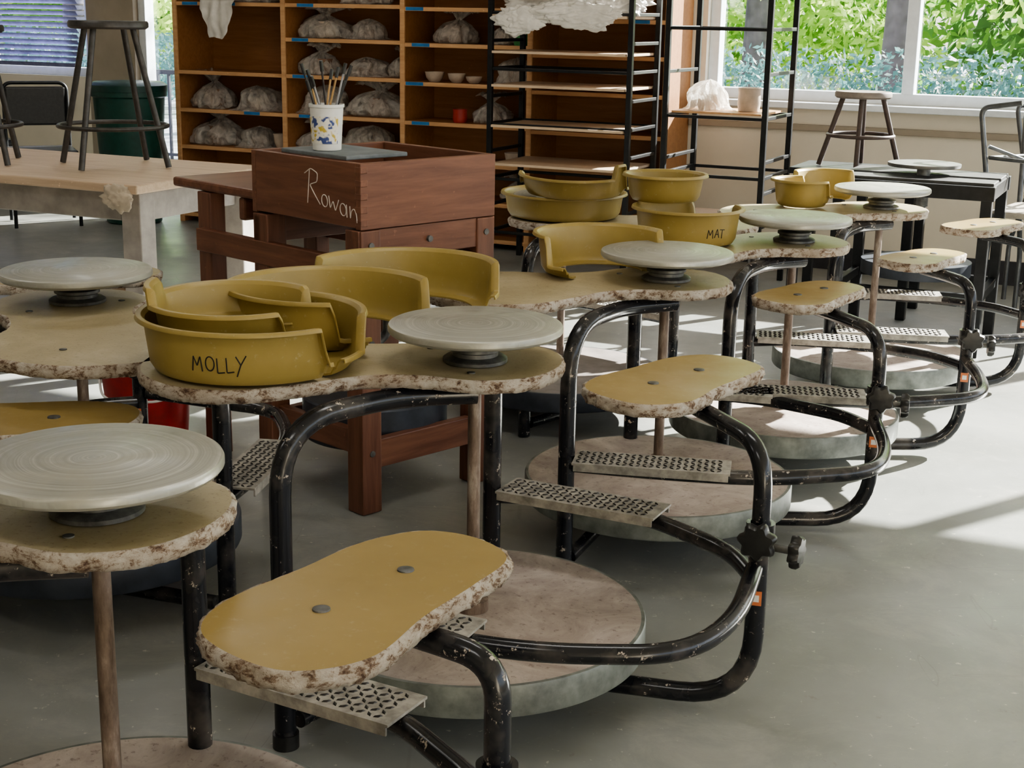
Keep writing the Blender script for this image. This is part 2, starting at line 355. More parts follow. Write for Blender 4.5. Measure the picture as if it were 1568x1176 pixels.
def kick_wheel(loc, rot, seat_c, seat_ax, dark=False, seat_z=.625, ss=1.0, name='pottery_kick_wheel'):
    R = radians(rot); E = empty(name, (loc[0], loc[1], 0), R)
    sc = Matrix.Rotation(-R, 2) @ Vector((seat_c[0]-loc[0], seat_c[1]-loc[1])); sa = radians(seat_ax)-R
    sd = random.random()*50
    slab('tabletop', TABLE_OUT, .71, .027, [TOP, EDGE], E, .0035, sd)
    lathe('wheelhead', [(.0001, .768), (.165, .768), (.174, .771), (.178, .776), (.178, .784), (.176, .788), (.172, .790), (0.0001, .790)], ALU, E, 96)
    lathe('bearing_hub', [(0.02, .7115), (.066, .7115), (.066, .718), (.060, .722), (.047, .724), (.047, .732), (.053, .735), (.053, .742), (.03, .748), (.03, .757), (.046, .760), (.046, .7675), (0.001, .7675)], CAST, E, 40)
    lathe('shaft', [(.0135, .165), (.0135, .40), (.0135, .7)], RUST, E, 20)
    lathe('shaft_collar', [(.013, .1655), (.034, .1655), (.034, .19), (.02, .196), (.02, .215), (.013, .215)], RUST, E, 24)
    lathe('flywheel', [(.0001, .095), (.36, .095), (.368, .099), (.370, .104), (.370, .158), (.3675, .164), (.36, .1645), (.0001, .165)],
          [FLYTOPD if dark else FLY, FLYDARK if dark else FLYSIDE], E, 110, mi=[1, 1, 1, 1, 1, 1, 0, 0])
    post = (.595, 0)
    nl = (-.27, -.38); fl = (-.05, .34)
    tubes('tube_frame', [
        ([(-.02, 0, .036), (post[0], 0, .036), (post[0], 0, .43)], .0205, .15),
        ([(.02, -.06, .658), (-.12, -.13, .658), (nl[0], nl[1], .658), (nl[0], nl[1], 0.004)], .021, .17),
        ([(-.08, -.02, .658), (-.06, .14, .658), (fl[0], fl[1], .658), (fl[0], fl[1], 0.004)], .021, .13),
        ([(nl[0]+.015, nl[1]+.03, .045), (-.12, 0, .045), (fl[0]-.01, fl[1]-.02, .045)], .018, .1),
        ([(nl[0], nl[1], .305), (-.05, -.435, .305), (.22, -.475, .305), (.50, -.40, .305), (.575, -.22, .305), (.588, -.02, .33)], .0185, .13),
        ([(fl[0], fl[1], .305), (.10, .365, .305), (.34, .285, .305), (.53, .13, .305), (.588, .01, .30)], .0185, .07)], BLK, E, seg=16)
    tread('foot_plate_1', (-.25, -.392), (.13, -.46), .115, .327, E)
    tread('foot_plate_2', (-.02, .355), (.36, .275), .115, .327, E)
    lathe('post_collar', [(.020, .375), (.029, .375), (.029, .425), (.020, .425)], BLK, E, 28, loc=(post[0], 0, 0))
    star_knob('clamp_knob_1', (post[0]-.0, -.034, .40), (-.15, -1, 0), .036, E)
    star_knob('clamp_knob_2', (post[0]+.062, -.01, .375), (1, -.25, 0), .031, E)
    tube('clamp_bolt', [(post[0]+.02, 0, .375), (post[0]+.07, -.012, .375)], .008, CAST, E)
    lathe('feet', [(.02, .0), (.026, .0), (.026, .03), (.02, .03)], KNOB, E, 24, loc=(nl[0], nl[1], 0))
    Rl = Matrix.Rotation(-R, 3, 'Z'); ld = (Rl @ Vector((-.25, -1, 0))).normalized()
    B = Boxes(); B.add(Vector((post[0], 0, .27))+ld*.0205, (.024, .003, .03), 0, rz=atan2(ld.y, ld.x)+pi/2)
    B.add(Vector((post[0], 0, .27))+ld*.0224, (.014, .001, .014), 1, rz=atan2(ld.y, ld.x)+pi/2); B.obj('warning_label', [ORANGE, WHITE], E, 0)
    zb = seat_z-.052
    tube('seat_tube', [(post[0], 0, .38), (post[0], 0, zb), (post[0]*.45+sc.x*.55, sc.y*.55, zb+.006), (sc.x, sc.y, zb+.006)], .0185, BLK, E, fr=.14, seg=18)
    SO = [Matrix.Rotation(sa, 3, 'Z') @ (p*ss)+Vector((sc.x, sc.y, 0)) for p in crom(SEAT_PTS, 14)]
    A = sum(SO[i].x*SO[(i+1) % len(SO)].y-SO[(i+1) % len(SO)].x*SO[i].y for i in range(len(SO)))
    if A < 0: SO = SO[::-1]
    slab('seat', SO, seat_z, .028, [LAM, EDGE], E, .004, sd+9)
    B = Boxes(); B.add((sc.x, sc.y, seat_z-.031), (.26*ss, .06, .006), 0, rz=sa); B.obj('seat_bracket', [CAST], E)
    for i, e in enumerate((-.085, .085)):
        q = Matrix.Rotation(sa, 3, 'Z') @ Vector((e*ss, .0, 0))
        lathe('seat_bolt_%d' % (i+1), [(.0001, seat_z-.002), (.013, seat_z-.002), (.012, seat_z+.002), (.006, seat_z+.0035), (.0001, seat_z+.003)], CAST, E, 20, loc=(q.x+sc.x, q.y+sc.y, 0))
    for i, (bx, by) in enumerate(((-.12, .08), (-.5, -.1), (.02, -.1))):
        lathe('table_screw_%d' % (i+1), [(.0001, .708), (.008, .708), (.008, .712), (.0001, .7125)], CAST, E, 16, loc=(bx, by, 0))
    return E

kick_wheel((-.58, 1.91), -17, (-.198, 1.85), 55, ss=1.04)
kick_wheel((-.076, 2.85), -14, (.36, 3.05), 48, seat_z=.635, ss=1.0)
kick_wheel((.41, 3.82), 0, (.87, 4.14), 48, ss=.87)
kick_wheel((.89, 4.55), 3, (1.39, 4.84), 44, ss=.78)
kick_wheel((1.38, 5.42), 3, (1.85, 5.66), 42, ss=.84)
kick_wheel((-1.045, 3.38), 92, (-1.3, 4.2), 20, dark=True)
kick_wheel((.17, 5.02), 150, (-.3, 5.6), 60, dark=True)
kick_wheel((-1.62, 2.25), 38, (-.97, 2.66), 10)

# ---------------------------------------------------------------- splash pans
def sm(x): x = max(0, min(1, x)); return x*x*(3-2*x)
def splash_pan(c, r, h, a0, a1, z, ri=.06, ends=(1, 1), low=.45, tilt=(0, 0), name='splash_pan', text=None, ta=-90, hump=None):
    E = empty(name, (c[0], c[1], z)); E.rotation_euler = (tilt[0], tilt[1], 0)
    n = int(abs(a1-a0)/2.5)+1; V = []; F = []
    for i in range(n+1):
        t = i/n; ad = a0+(a1-a0)*t; a = radians(ad); deg = abs(a1-a0)
        k = 1.0
        if ends[0]: k = min(k, low+(1-low)*sm((t*deg-ends[0]*14)/5))
        if ends[1]: k = min(k, low+(1-low)*sm(((1-t)*deg-ends[1]*14)/5))
        H = h*k
        if hump: H += hump[2]*sm((hump[1]-abs(ad-hump[0]))/5)
        prof = [(ri, .004), (r-.03, .003), (r-.014, .007), (r-.006, .02), (r-.002, H*.5), (r+.004, H-.006), (r+.010, H), (r+.018, H+.001), (r+.020, H-.006)]
        for pr, pz in prof: V.append((pr*cos(a), pr*sin(a), pz))
    m = 9
    for i in range(n):
        for j in range(m-1): F.append([i*m+j, i*m+j+1, (i+1)*m+j+1, (i+1)*m+j][::-1])
    o = from_data('pan_body', V, F, PAN, E, True)
    md = o.modifiers.new('thick', 'SOLIDIFY'); md.thickness = .0045; md.offset = 0
    bv = o.modifiers.new('bevel', 'BEVEL'); bv.width = .0015; bv.segments = 2; bv.limit_method = 'ANGLE'
    if text:
        t0 = radians(ta)
        def mp(x, y):
            zz = y+h*.30; k = min(1, zz/(h*.5)); rr = r-.006+.004*k+(.006*max(0, zz-h*.5)/(h*.5))+.0022
            return Vector((rr*cos(t0+x/r), rr*sin(t0+x/r), zz))
        lettering('marker_lettering', word(text), .029 if len(text) > 3 else .027, mp, .0013, INK, E)
    return E
T = .7125
splash_pan((-.515, 2.78), .205, .108, -30, 322, T, ends=(1.6, 0.2), low=.35, text='MOLLY', ta=-98)
splash_pan((-.552, 2.80), .155, .068, 30, 318, T+.062, ri=.10, ends=(.6, .3), low=.3, tilt=(.02, 0), hump=(187, 24, .03))
splash_pan((-.40, 3.06), .205, .108, 0, 300, T+.004, ri=.17, ends=(1.2, 1.2), low=.3)
splash_pan((-.255, 3.30), .20, .11, -15, 185, T+.01, ri=.16, ends=(1, 1), low=.4)
splash_pan((.235, 3.90), .165, .11, 10, 235, T, ri=.12, ends=(.3, 1.2), low=.3)
splash_pan((.54, 4.48), .155, .11, 60, 400, T, text='MAT', ta=-62)
splash_pan((.475, 4.58), .115, .085, 0, 360, T+.115, ri=.09, ends=(0, 0))
splash_pan((.17, 5.02), .20, .085, 0, 360, T, ri=.08, ends=(0, 0))
splash_pan((.20, 4.93), .17, .07, 150, 345, T+.09, ri=.13, ends=(1, .5), tilt=(.04, 0), hump=(325, 12, .045))
splash_pan((1.08, 5.42), .10, .10, 60, 330, T, ri=.06, ends=(1, 1))
splash_pan((1.21, 5.60), .11, .11, 10, 190, T, ri=.08, ends=(1, 1))

# ---------------------------------------------------------------- wooden kick wheel (tray box)
E = empty('wooden_kick_wheel', (-.417, 3.87, 0), radians(45))
W = .505
B = Boxes()
B.add((W/2, .011, .91), (W, .022, .18), 0); B.add((W/2, W-.011, .91), (W, .022, .18), 0)
B.add((.011, W/2, .912), (.022, W-.044, .176), 1); B.add((W-.011, W/2, .912), (.022, W-.044, .176), 1)
for k in range(5):
    z = .838+k*.036
    B.add((.0115, .011, z), (.025, .0255, .018), 1)
B.add((W/2, W/2, .83), (W-.03, W-.03, .015), 2)
B.obj('tray_box', [REDW, REDWY, RACK], E, .002)
B = Boxes()
for x in (.035, W-.035):
    for y in (.035, W-.035): B.add((x, y, .409), (.07, .07, .816), 0)
B.obj('legs', [REDWZ], E, .004)
B = Boxes()
B.add((W/2, .02, .775), (W+.01, .03, .085), 0); B.add((W/2, .035, .69), (W-.14, .03, .06), 0)
B.add((W/2, .03, .17), (W-.14, .03, .085), 0); B.add((W/2, W-.03, .17), (W-.14, .03, .085), 0); B.add((W/2, W-.02, .77), (W, .03, .085), 0)
B.obj('rails_long', [REDW], E)
B = Boxes()
B.add((.012, .45, .70), (.03, .72, .07), 0); B.add((W-.02, .45, .70), (.03, .72, .07), 0)
B.add((.04, W/2, .2), (.03, W-.14, .07), 0)
B.obj('rails_side', [REDWY], E)
B = Boxes(); B.add((W/2, .75, .862), (W*.9, .46, .03), 0); B.add((W/2, .62, .81), (W*.85, .03, .07), 0); B.obj('seat_board', [REDW], E, .008)
B = Boxes()
for x in (.05, W-.05): B.add((x, .80, .423), (.055, .07, .844), 0)
B.obj('seat_legs', [REDWZ], E)
lathe('flywheel', [(.0001, .15), (.215, .15), (.22, .155), (.22, .27), (.215, .275), (.0001, .275)], FLYDARK, E, 64, loc=(W/2, W/2, 0))
tube('crank_shaft', [(W/2, W/2, .28), (W/2, W/2, .42), (W/2+.05, W/2, .45), (W/2+.05, W/2, .52), (W/2, W/2, .56), (W/2, W/2, .82)], .014, CAST, E, fr=.02)
tube('drain_pipe', [(W*.5, .12, .84), (W*.5, .12, .60), (W*.62, .02, .50)], .022, GREYW, E, fr=.05)
lathe('wheelhead', [(.0001, .93), (.13, .93), (.13, .95), (.0001, .95)], ALU, E, 64, loc=(W/2, W/2, 0))
for i, (x, z) in enumerate(((.035, .775), (W-.035, .775), (.25, .775), (W-.035, .69), (.035, .18), (.035, .5))):
    tube('bolt_%d' % (i+1), [(x, .006 if z > .7 else .0, z), (x, -.004 if z > .7 else -.003, z)], .009, CAST, E)
lettering('chalk_lettering', ROWAN, .084, lambda x, y: Vector((-.0005, .235-x*1.25, .885+y-x*.22)), .0014, CHALK, E)
B = Boxes(); B.add((0, 0, 0), (.22, .30, .012), 0); o = B.obj('grey_bat_board', [simple('slate_grey', (.15, .17, .185), .6)], None); o.location = (-.49, 4.12, 1.0075); o.rotation_euler = (0, 0, radians(45))
C = empty('brush_tub', (-.535, 4.10, 1.0145))
lathe('tub', [(.038, 0), (.040, .002), (.047, .118), (.050, .120), (.050, .128), (.047, .128), (.045, .12), (.037, .006), (.0001, .005)], WHITE, C, 40)
tubv, tubf = [], []
for i in range(32):
    a = radians(-170+i*4.2)
    for zz in (.02, .095): rr = .0409+.007*(zz/.118)+.0007; tubv.append((rr*cos(a), rr*sin(a), zz))
for i in range(31): tubf.append([2*i, 2*i+2, 2*i+3, 2*i+1])
lt = NT('printed_label'); lt.set('Base Color', lt.ramp(lt.noise(34, 2), [(0.43, (.05, .08, .24)), (0.48, (.74, .72, .66)), (0.58, (.78, .76, .7)), (0.64, (.55, .42, .08))]))
from_data('tub_label', tubv, tubf, lt.m, C)
HAND = [simple('brush_handle_'+n, c, .4) for n, c in (('dark', (.03, .03, .03)), ('tan', (.45, .28, .12)), ('charcoal', (.05, .04, .04)), ('grey', (.3, .3, .32)))]
for i in range(13):
    a = random.uniform(0, 2*pi); r0 = random.uniform(0, .03); L = random.uniform(.16, .22); sp = random.uniform(.01, .06)
    p0 = Vector((r0*cos(a+2), r0*sin(a+2), .008)); p1 = Vector((.03*cos(a)+sp*cos(a)*.8, .03*sin(a)+sp*sin(a)*.8, L))
    tube('brush_handle_%d' % (i+1), [p0, p1], .003, HAND[i % 4], C, seg=8)
    d = (p1-p0).normalized()
    tube('bristles_%d' % (i+1), [p1, p1+d*.012, p1+d*.03], .005, HAND[(i*3) % 3], C, seg=8)

# ---------------------------------------------------------------- room shell
def room_box(name, s0, s1, d0, d1, z0, z1, mat, bevel=0):
    B = Boxes(); B.add(RM((s0+s1)/2, (d0+d1)/2, (z0+z1)/2), (abs(s1-s0), abs(d1-d0), z1-z0), 0, rz=-PHI)
    return B.obj(name, [mat] if not isinstance(mat, list) else mat, None, bevel)
room_box('floor', -10, 5, -2.5, 8.45, -.1, 0, FLOOR)
room_box('ceiling', -10, 5, -2.5, 8.45, 3.0, 3.1, WALL)
room_box('wall_front', -10, 5, -2.7, -2.5, 0, 3.0, WALL)
room_box('wall_right', 5, 5.2, -2.7, 8.42, 0, .9, WALL)
DW = 8.2; DT = 8.42
def wall_multi(name, parts, mat):
    B = Boxes()
    for s0, s1, z0, z1 in parts: B.add(RM((s0+s1)/2, (DW+DT)/2, (z0+z1)/2), (s1-s0, DT-DW, z1-z0), 0, rz=-PHI)
    return B.obj(name, [mat], None, 0)
wall_multi('wall_back', [(-6.15, -2.62, 0, 3), (-2.62, 5, 0, .94), (-2.62, 5, 2.7, 3), (4.2, 5, .94, 2.7),
                         (-10, -7.2, 0, .90), (-10, -6.15, 2.6, 3), (-10, -9.3, .9, 2.6)], WALL)
wall_multi('wall_column', [(-7.2, -6.78, 0, 2.6)], WALLD)
room_box('wall_left', -10.2, -10, -2.5, 8.42, 0, 3, WALL)
room_box('baseboard_back', -2.6, 5, DW-.02, DW-.001, 0, .13, BASEB)
room_box('trim_1', -2.62, 4.3, DW-.10, DW-.001, .905, .94, TRIM, .004)
room_box('trim_2', -2.7, 4.3, DW-.03, DW-.001, .78, .815, WALLD, .004)
def window(name, s0, s1, z0, z1, mull, fw=.06):
    E = empty(name, RM((s0+s1)/2, DW+.1, (z0+z1)/2), -PHI); w = s1-s0; h = z1-z0; B = Boxes()
    B.add((0, 0, -h/2+fw/2), (w, .1, fw), 0); B.add((0, 0, h/2-fw/2), (w, .1, fw), 0)
    B.add((-w/2+fw/2, 0, 0), (fw, .098, h), 0); B.add((w/2-fw/2, 0, 0), (fw, .098, h), 0)
    for m in mull: B.add((m-(s0+s1)/2, 0, 0), (fw*1.1, .096, h), 0)
    B.obj('frame', [TRIM], E, .004)
    B = Boxes(); B.add((0, .02, 0), (w-.02, .006, h-.02), 0); B.obj('pane', [GLASS], E, 0)
    return E
window('window_1', -2.62, 4.2, .94, 2.7, [-1.47, -.33, .8, 1.95, 3.1])
window('window_2', -9.3, -7.2, .90, 2.6, [-8.2])
window('window_3', -6.78, -6.15, 0.02, 2.6, [])
E = empty('venetian_blind', RM(-8.2, DW-.04, 0), -PHI); B = Boxes()
for i in range(40):
    z = .98+i*.04
    B.add((0, 0, z), (1.9, .036, .003), 0, mat=Matrix.Rotation(radians(-52), 3, 'X'))
B.add((0, 0, 2.59), (1.95, .04, .03), 0)
B.obj('slats', [simple('blue_grey_slats', (.22, .23, .42), .5)], E, 0)

# ---------------------------------------------------------------- shelving
SF = 7.80; s_div = [-6.11, -5.27, -4.41, -3.56, -2.72]
E = empty('wooden_shelving_unit', RM(0, 0), -PHI)
B = Boxes(); TH = .03; HT = 2.15
for s in s_div: B.add((s, (SF+DW-.01)/2+.004, HT/2), (TH, DW-SF-.018, HT), 0)
B.add((-4.415, DW-.012, HT/2), (3.39, .015, HT), 0)
levels = [[.05, .50, .74, .985, 1.42, 1.68, 1.92], [.05, .27, .50, .74, .985, 1.21, 1.42, 1.68, 1.92],
          [.05, .27, .50, .735, .97, 1.20, 1.41, 1.66, 1.92], [.05, .5, .72, .95, 1.16, 1.36, 1.66, 1.92]]
for i in range(4):
    a, b = s_div[i]+TH/2, s_div[i+1]-TH/2
    for z in levels[i]+[HT-.015]:
        B.add(((a+b)/2, (SF+DW-.02)/2+.008, z), (b-a-.001, DW-SF-.03, .022), 0)
B.obj('carcass', [SHELF], E, .002)
B = Boxes()
for s in s_div: B.add((s, SF, HT/2), (TH+.002, .012, HT), 0)
for i in range(4):
    a, b = s_div[i]+TH/2, s_div[i+1]-TH/2
    for z in levels[i]: B.add(((a+b)/2, SF+.004, z), (b-a, .01, .024), 0)
B.obj('face_edging', [SHELFE], E, .002)
B = Boxes()
for i, fr, z in ((0, .5, 1.42), (1, .15, 1.21), (1, .15, .985), (1, .2, .74), (2, .15, 1.2), (2, .1, .97), (2, .15, .735), (3, .2, 1.36), (1, .2, 1.42), (0, .15, 1.42), (0, .7, .74), (3, .8, 1.36), (2, .1, 1.41)):
    s = s_div[i]+.84*fr; B.add((s, SF-.002, z+.001), (.12, .004, .02), 0)
B.obj('tape_labels', [TAPE], E, 0)

def blob(name, c, size, mat, seed, amp=.35, sub=4, flat=True, rid=.18, parent=None):
    bm = bmesh.new(); bmesh.ops.create_icosphere(bm, subdivisions=sub, radius=1)
    for v in bm.verts:
        p = v.co.copy(); n = noise.fractal(p*1.4+Vector((seed*3.1, seed, 0)), 1.0, 2.0, 4)
        n2 = abs(noise.noise(p*4+Vector((seed, 0, seed))))
        p = p*(1+amp*n+rid*n2)
        if flat: p.z = max(p.z, -.62)
        v.co = Vector((p.x*size[0], p.y*size[1], (p.z+.62)*size[2]))
    me = bpy.data.meshes.new(name); bm.to_mesh(me); bm.free()
    o = link(name, me, mat, parent, True); o.location = c; return o
def bag_mesh(name, size, seed, parent, tied=True):
    n = 84; m = 34; V = []; F = []; ph = seed*1.7
    if tied: prof = [(.0, .0), (.75, .0), (.98, .04), (1.0, .18), (.90, .34), (.66, .50), (.34, .62), (.14, .68), (.16, .76), (.42, .90), (.66, 1.0), (.80, .92)]
    else: prof = [(1.35, .0), (1.15, .015), (.98, .10), (.93, .35), (.90, .55), (.80, .72), (.62, .84), (.42, .92), (.2, .97), (.0, 1.0)]
    def P(t):
        x = t*(len(prof)-1); i = min(int(x), len(prof)-2); f = x-i
        return prof[i][0]*(1-f)+prof[i+1][0]*f, prof[i][1]*(1-f)+prof[i+1][1]*f
    for j in range(m):
        t = j/(m-1); r, z = P(t)
        for k in range(n):
            a = 2*pi*k/n; q = Vector((cos(a)*2.6+ph, sin(a)*2.6, z*.9))
            fold = 1-abs(noise.noise(q))*2.2; fold2 = 1-2.4*abs(noise.noise(Vector((cos(a)*5+ph, sin(a)*5, z*1.3))))
            rr = r*(.78+.30*fold+.18*fold2*(1 if r > .2 else .5))
            lean = noise.noise(Vector((ph, 3, z*1.5)))*.5*z
            dz = .12*noise.noise(Vector((cos(a)*3, sin(a)*3+ph, z*3)))
            V.append(((rr*cos(a)+lean)*size[0], rr*sin(a)*size[1], max(0, z+(dz if 0 < z else 0))*size[2]))
    for j in range(m-1):
        for k in range(n):
            k2 = (k+1) % n; F.append([j*n+k, j*n+k2, (j+1)*n+k2, (j+1)*n+k])
    return from_data(name, V, F, BAG, parent, True)
def pot(name, c, prof, mat, parent=None): o = lathe(name, prof, mat, parent, 32); o.location = c; return o
def bowlp(r, h): return [(.0001, 0), (r*.5, 0), (r*.85, h*.4), (r, h), (r*.93, h), (r*.78, h*.45), (r*.4, h*.12), (.0001, h*.12)]
def cylp(r, h): return [(.0001, 0), (r*.9, 0), (r, h*.3), (r*.95, h*.8), (r, h), (r*.9, h), (r*.85, h*.8), (r*.85, h*.1), (.0001, h*.1)]
def wrapped(c, sx, h, seed, tied=True):
    E = empty('plastic_wrapped_clay_pot', c, -PHI)
    bag_mesh('plastic_bag', (sx, min(sx, .13), h), seed, E, tied)
    pot('clay_pot', (0, 0, .002), cylp(min(sx, .13)*.6, h*.5), BROWNC if int(seed*10) % 2 else CLAY, E)
seed = 1
for bay, fr, z, sx, sz, td in ((0, .20, .753, .14, .24, 1), (0, .64, .753, .15, .15, 0), (0, .22, .513, .19, .24, 1), (0, .62, .513, .11, .13, 0), (0, .55, 1.433, .20, .2, 1),
                           (1, .2, .998, .13, .19, 1), (1, .60, .998, .13, .11, 0), (1, .25, 1.223, .18, .20, 1), (1, .62, 1.223, .10, .12, 0), (1, .70, .753, .20, .22, 1), (1, .25, .753, .15, .17, 0), (1, .2, .513, .16, .2, 1), (1, .65, .513, .17, .17, 0),
                           (1, .90, .998, .07, .18, 1), (2, .32, 1.213, .12, .20, 1), (2, .72, 1.213, .09, .15, 1), (2, .82, .983, .11, .15, 0), (2, .62, .748, .11, .18, 1), (2, .85, .283, .1, .17, 1),
                           (0, .3, 1.693, .18, .2, 0), (1, .5, 1.693, .18, .2, 1), (2, .4, 1.673, .18, .2, 0), (1, .6, 1.433, .15, .15, 1)):
    s = s_div[bay]+.84*fr; seed += .73
    wrapped(RM(s, SF+.18, z), sx, sz, seed, td)
for bay, fr, z, r, h in ((2, .2, .982, .06, .06), (2, .38, .982, .055, .055), (2, .52, .982, .05, .04), (3, .4, 1.372, .07, .05), (3, .55, 1.372, .04, .06), (2, .85, .512, .06, .07), (0, .88, .512, .05, .1), (2, .4, .282, .08, .1), (1, .4, .282, .1, .12)):
    pot('clay_bowl', RM(s_div[bay]+.84*fr, SF+.10, z), bowlp(r, h), CLAY)
pot('red_cup', RM(s_div[2]+.36, SF+.07, .747), cylp(.045, .08), simple('red_plastic', (.33, .03, .02), .4))
pot('green_tub', RM(s_div[3]-.1, SF+.10, 1.212), cylp(.05, .10), simple('green_plastic', (.05, .25, .08), .4))
E = empty('draped_plastic_sheet', RM(-5.72, SF-.06, 1.435), -PHI)
V = []; F = []
for j in range(26):
    for i in range(21):
        x = (i/20-.5)*.28*(1-.55*max(0, (j-6)/19)); t = j/25
        z = (.01 if t < .25 else -(t-.25)*.30); y = (-.02+(.25-t)*.5 if t < .25 else -.02)+.035*noise.noise(Vector((x*22, t*2, 3)))*(1 if t > .2 else .3)
        V.append((x+.02*noise.noise(Vector((x*9, t*5, 9))), y-.0, z+.015*noise.noise(Vector((x*15, t*4, 1)))))
for j in range(25):
    for i in range(20): F.append([j*21+i, j*21+i+1, (j+1)*21+i+1, (j+1)*21+i])
SHEET = simple('white_plastic_sheet', (.66, .63, .59), .3, 0, .15, 12, .5)
from_data('sheet', V, F, SHEET, E, True)

# ---------------------------------------------------------------- black ware racks
def rack(s0, s1, d0, d1, H, levels, boards):
    E = empty('steel_ware_rack', RM(0, 0), -PHI); B = Boxes()
    for s in (s0, s1):
        for d in (d0, d1): B.add((s, d, H/2), (.028, .028, H), 0)
        for z in levels: B.add((s, (d0+d1)/2, z), (.02, d1-d0-.028, .018), 0)
    for z in levels[::2] if boards else levels:
        for d in (d0, d1): B.add(((s0+s1)/2, d, z-.002), (s1-s0-.028, .016, .016), 0)
    B.obj('frame', [RACK], E, .002)
    if boards:
        B = Boxes()
        for z in boards: B.add(((s0+s1)/2, (d0+d1)/2, z), (s1-s0-.04, d1-d0+.06, .014), 0)
        B.obj('ware_boards', [PALE], E, .002)
    return E
rack(-3.56, -2.74, 7.28, 7.70, 2.0, [.2+.15*i for i in range(12)], [.58, .79, 1.01, 1.19, 1.383])
rack(-2.50, -1.97, 7.18, 7.68, 2.1, [.35, .52, .6, .68, .9, 1.12, 1.34, 1.56], [.355])
E = empty('plastic_sheet_bundle', RM(-3.12, 7.45, 1.392), -PHI)
for i, (x, y, z, sx, sz) in enumerate(((-.20, -.06, 0, .18, .085), (.04, -.06, 0, .20, .095), (.24, -.06, 0, .14, .08), (.05, .08, 0, .28, .12), (-.2, .08, 0, .18, .12), (-.22, -.265, -.075, .12, .075), (.16, -.262, -.04, .16, .06), (-.02, -.262, -.02, .13, .05))):
    blob('fold_%d' % (i+1), (x, y, z), (sx, .12 if z == 0 else .03, sz), SHEET, 7+i*3.3, .35, 5, z == 0, .30, E)
room_box('plywood_offcut', -2.48, -2.0, 7.22, 7.62, .912, .922, SHELFE)
wrapped(RM(-2.33, 7.38, .924), .10, .15, 5.6, False)
pot('clay_pot', RM(-2.12, 7.40, .924), cylp(.06, .12), CLAY)

# ---------------------------------------------------------------- work table with stools
E = empty('work_table', RM(0, 0), -PHI)
nc = (-1.41*cos(PHI)-5.35*sin(PHI), -1.41*sin(PHI)+5.35*cos(PHI))
s1, d0 = nc
s0 = s1-1.9; d1 = d0+.85
B = Boxes(); B.add(((s0+s1)/2, (d0+d1)/2, .735), (s1-s0, d1-d0, .035), 0); B.obj('top', [PALE], E, .006)
B = Boxes()
for s in (s0+.15, s1-.08):
    for d in (d0+.1, d1-.1): B.add((s, d, .358), (.09, .09, .716), 0)
B.add(((s0+s1)/2, d0+.1, .655), (s1-s0-.3, .03, .11), 0); B.add(((s0+s1)/2, d1-.1, .655), (s1-s0-.3, .03, .11), 0); B.add((s1-.08, (d0+d1)/2, .655), (.03, d1-d0-.3, .11), 0)
B.obj('legs', [GREYW], E, .005)
B = Boxes(); B.add(((s0+s1)/2, d0+.1, .30), (s1-s0-.3, .03, .10), 0); B.obj('stretcher', [M_wood('brown_wood', (.16, .1, .06), (.28, .19, .12))], E)
o = blob('canvas_fold', (s1-.085, d0-.01, .675), (.06, .018, .045), simple('canvas', (.56, .48, .38), .9, 0, .15), 12, .6, 4, False, .3, E)
def stool(c, z, H, rot, seatmat, legmat, r=.16, spread=.24, name='metal_stool', rh=.28):
    E = empty(name, (c[0], c[1], z), rot)
    lathe('seat', [(.0001, H-.03), (r*.93, H-.032), (r, H-.024), (r, H-.008), (r*.97, H), (.0001, H-.003)], seatmat, E, 48)
    L = []; rz = H*rh
    for k in range(4):
        a = pi/4+k*pi/2; L.append(([(r*.7*cos(a), r*.7*sin(a), H-.03), (spread*cos(a), spread*sin(a), .003)], .0125, 0))
    rr = spread+(r*.7-spread)*(rz/(H-.03))
    L.append(([((rr+.01)*cos(2*pi*k/32), (rr+.01)*sin(2*pi*k/32), rz) for k in range(33)], .009, 0))
    tubes('legs', L, legmat, E); return E
stool((-1.67, 6.02), .754, .585, .5, STOOLM, STOOLM, .16, .25)
stool((-2.28, 6.05), .754, .56, .2, STOOLM, STOOLM, .165, .235)
E = empty('low_side_bench', RM(-1.45, 7.10), -PHI)
B = Boxes(); B.add((0, 0, .685), (.62, .40, .03), 0)
for x in (-.27, .27):
    for y in (-.16, .16): B.add((x, y, .335), (.045, .045, .67), 0)
B.add((0, -.16, .62), (.5, .025, .08), 0); B.obj('bench', [RACK], E)
p = RM(-1.45, 7.10)
stool((p.x-.02, p.y), .702, .36, .5, M_wood('worn_seat', (.17, .14, .12), (.26, .22, .19)), M_wood('stool_leg', (.05, .035, .03), (.09, .06, .05)), .135, .19, 'small_stool', .42)

E = empty('green_recycling_bin', RM(-6.35, 7.6, 0), -PHI)
lathe('body', [(.17, 0), (.18, .01), (.23, .82), (.245, .83), (.245, .86), (.22, .86), (.17, .03), (.0001, .02)], simple('dark_green_plastic', (.01, .06, .045), .45), E, 32)
lathe('rim', [(.225, .861), (.25, .861), (.25, .90), (.22, .92), (.0001, .93)], simple('dark_green_lid', (.01, .05, .04), .4), E, 32)
E = empty('red_bucket', (-1.16, 4.42, 0))
RP = simple('red_bucket_plastic', (.36, .02, .02), .4)
lathe('bucket', [(.0001, 0), (.115, 0), (.145, .33), (.152, .33), (.152, .345), (.14, .345), (.11, .01), (.0001, .01)], RP, E, 40)
tube('handle', [(-.155, 0, .30), (-.10, -.16, .22), (.10, -.16, .22), (.155, 0, .30)], .004, WHITE, E, fr=.06)

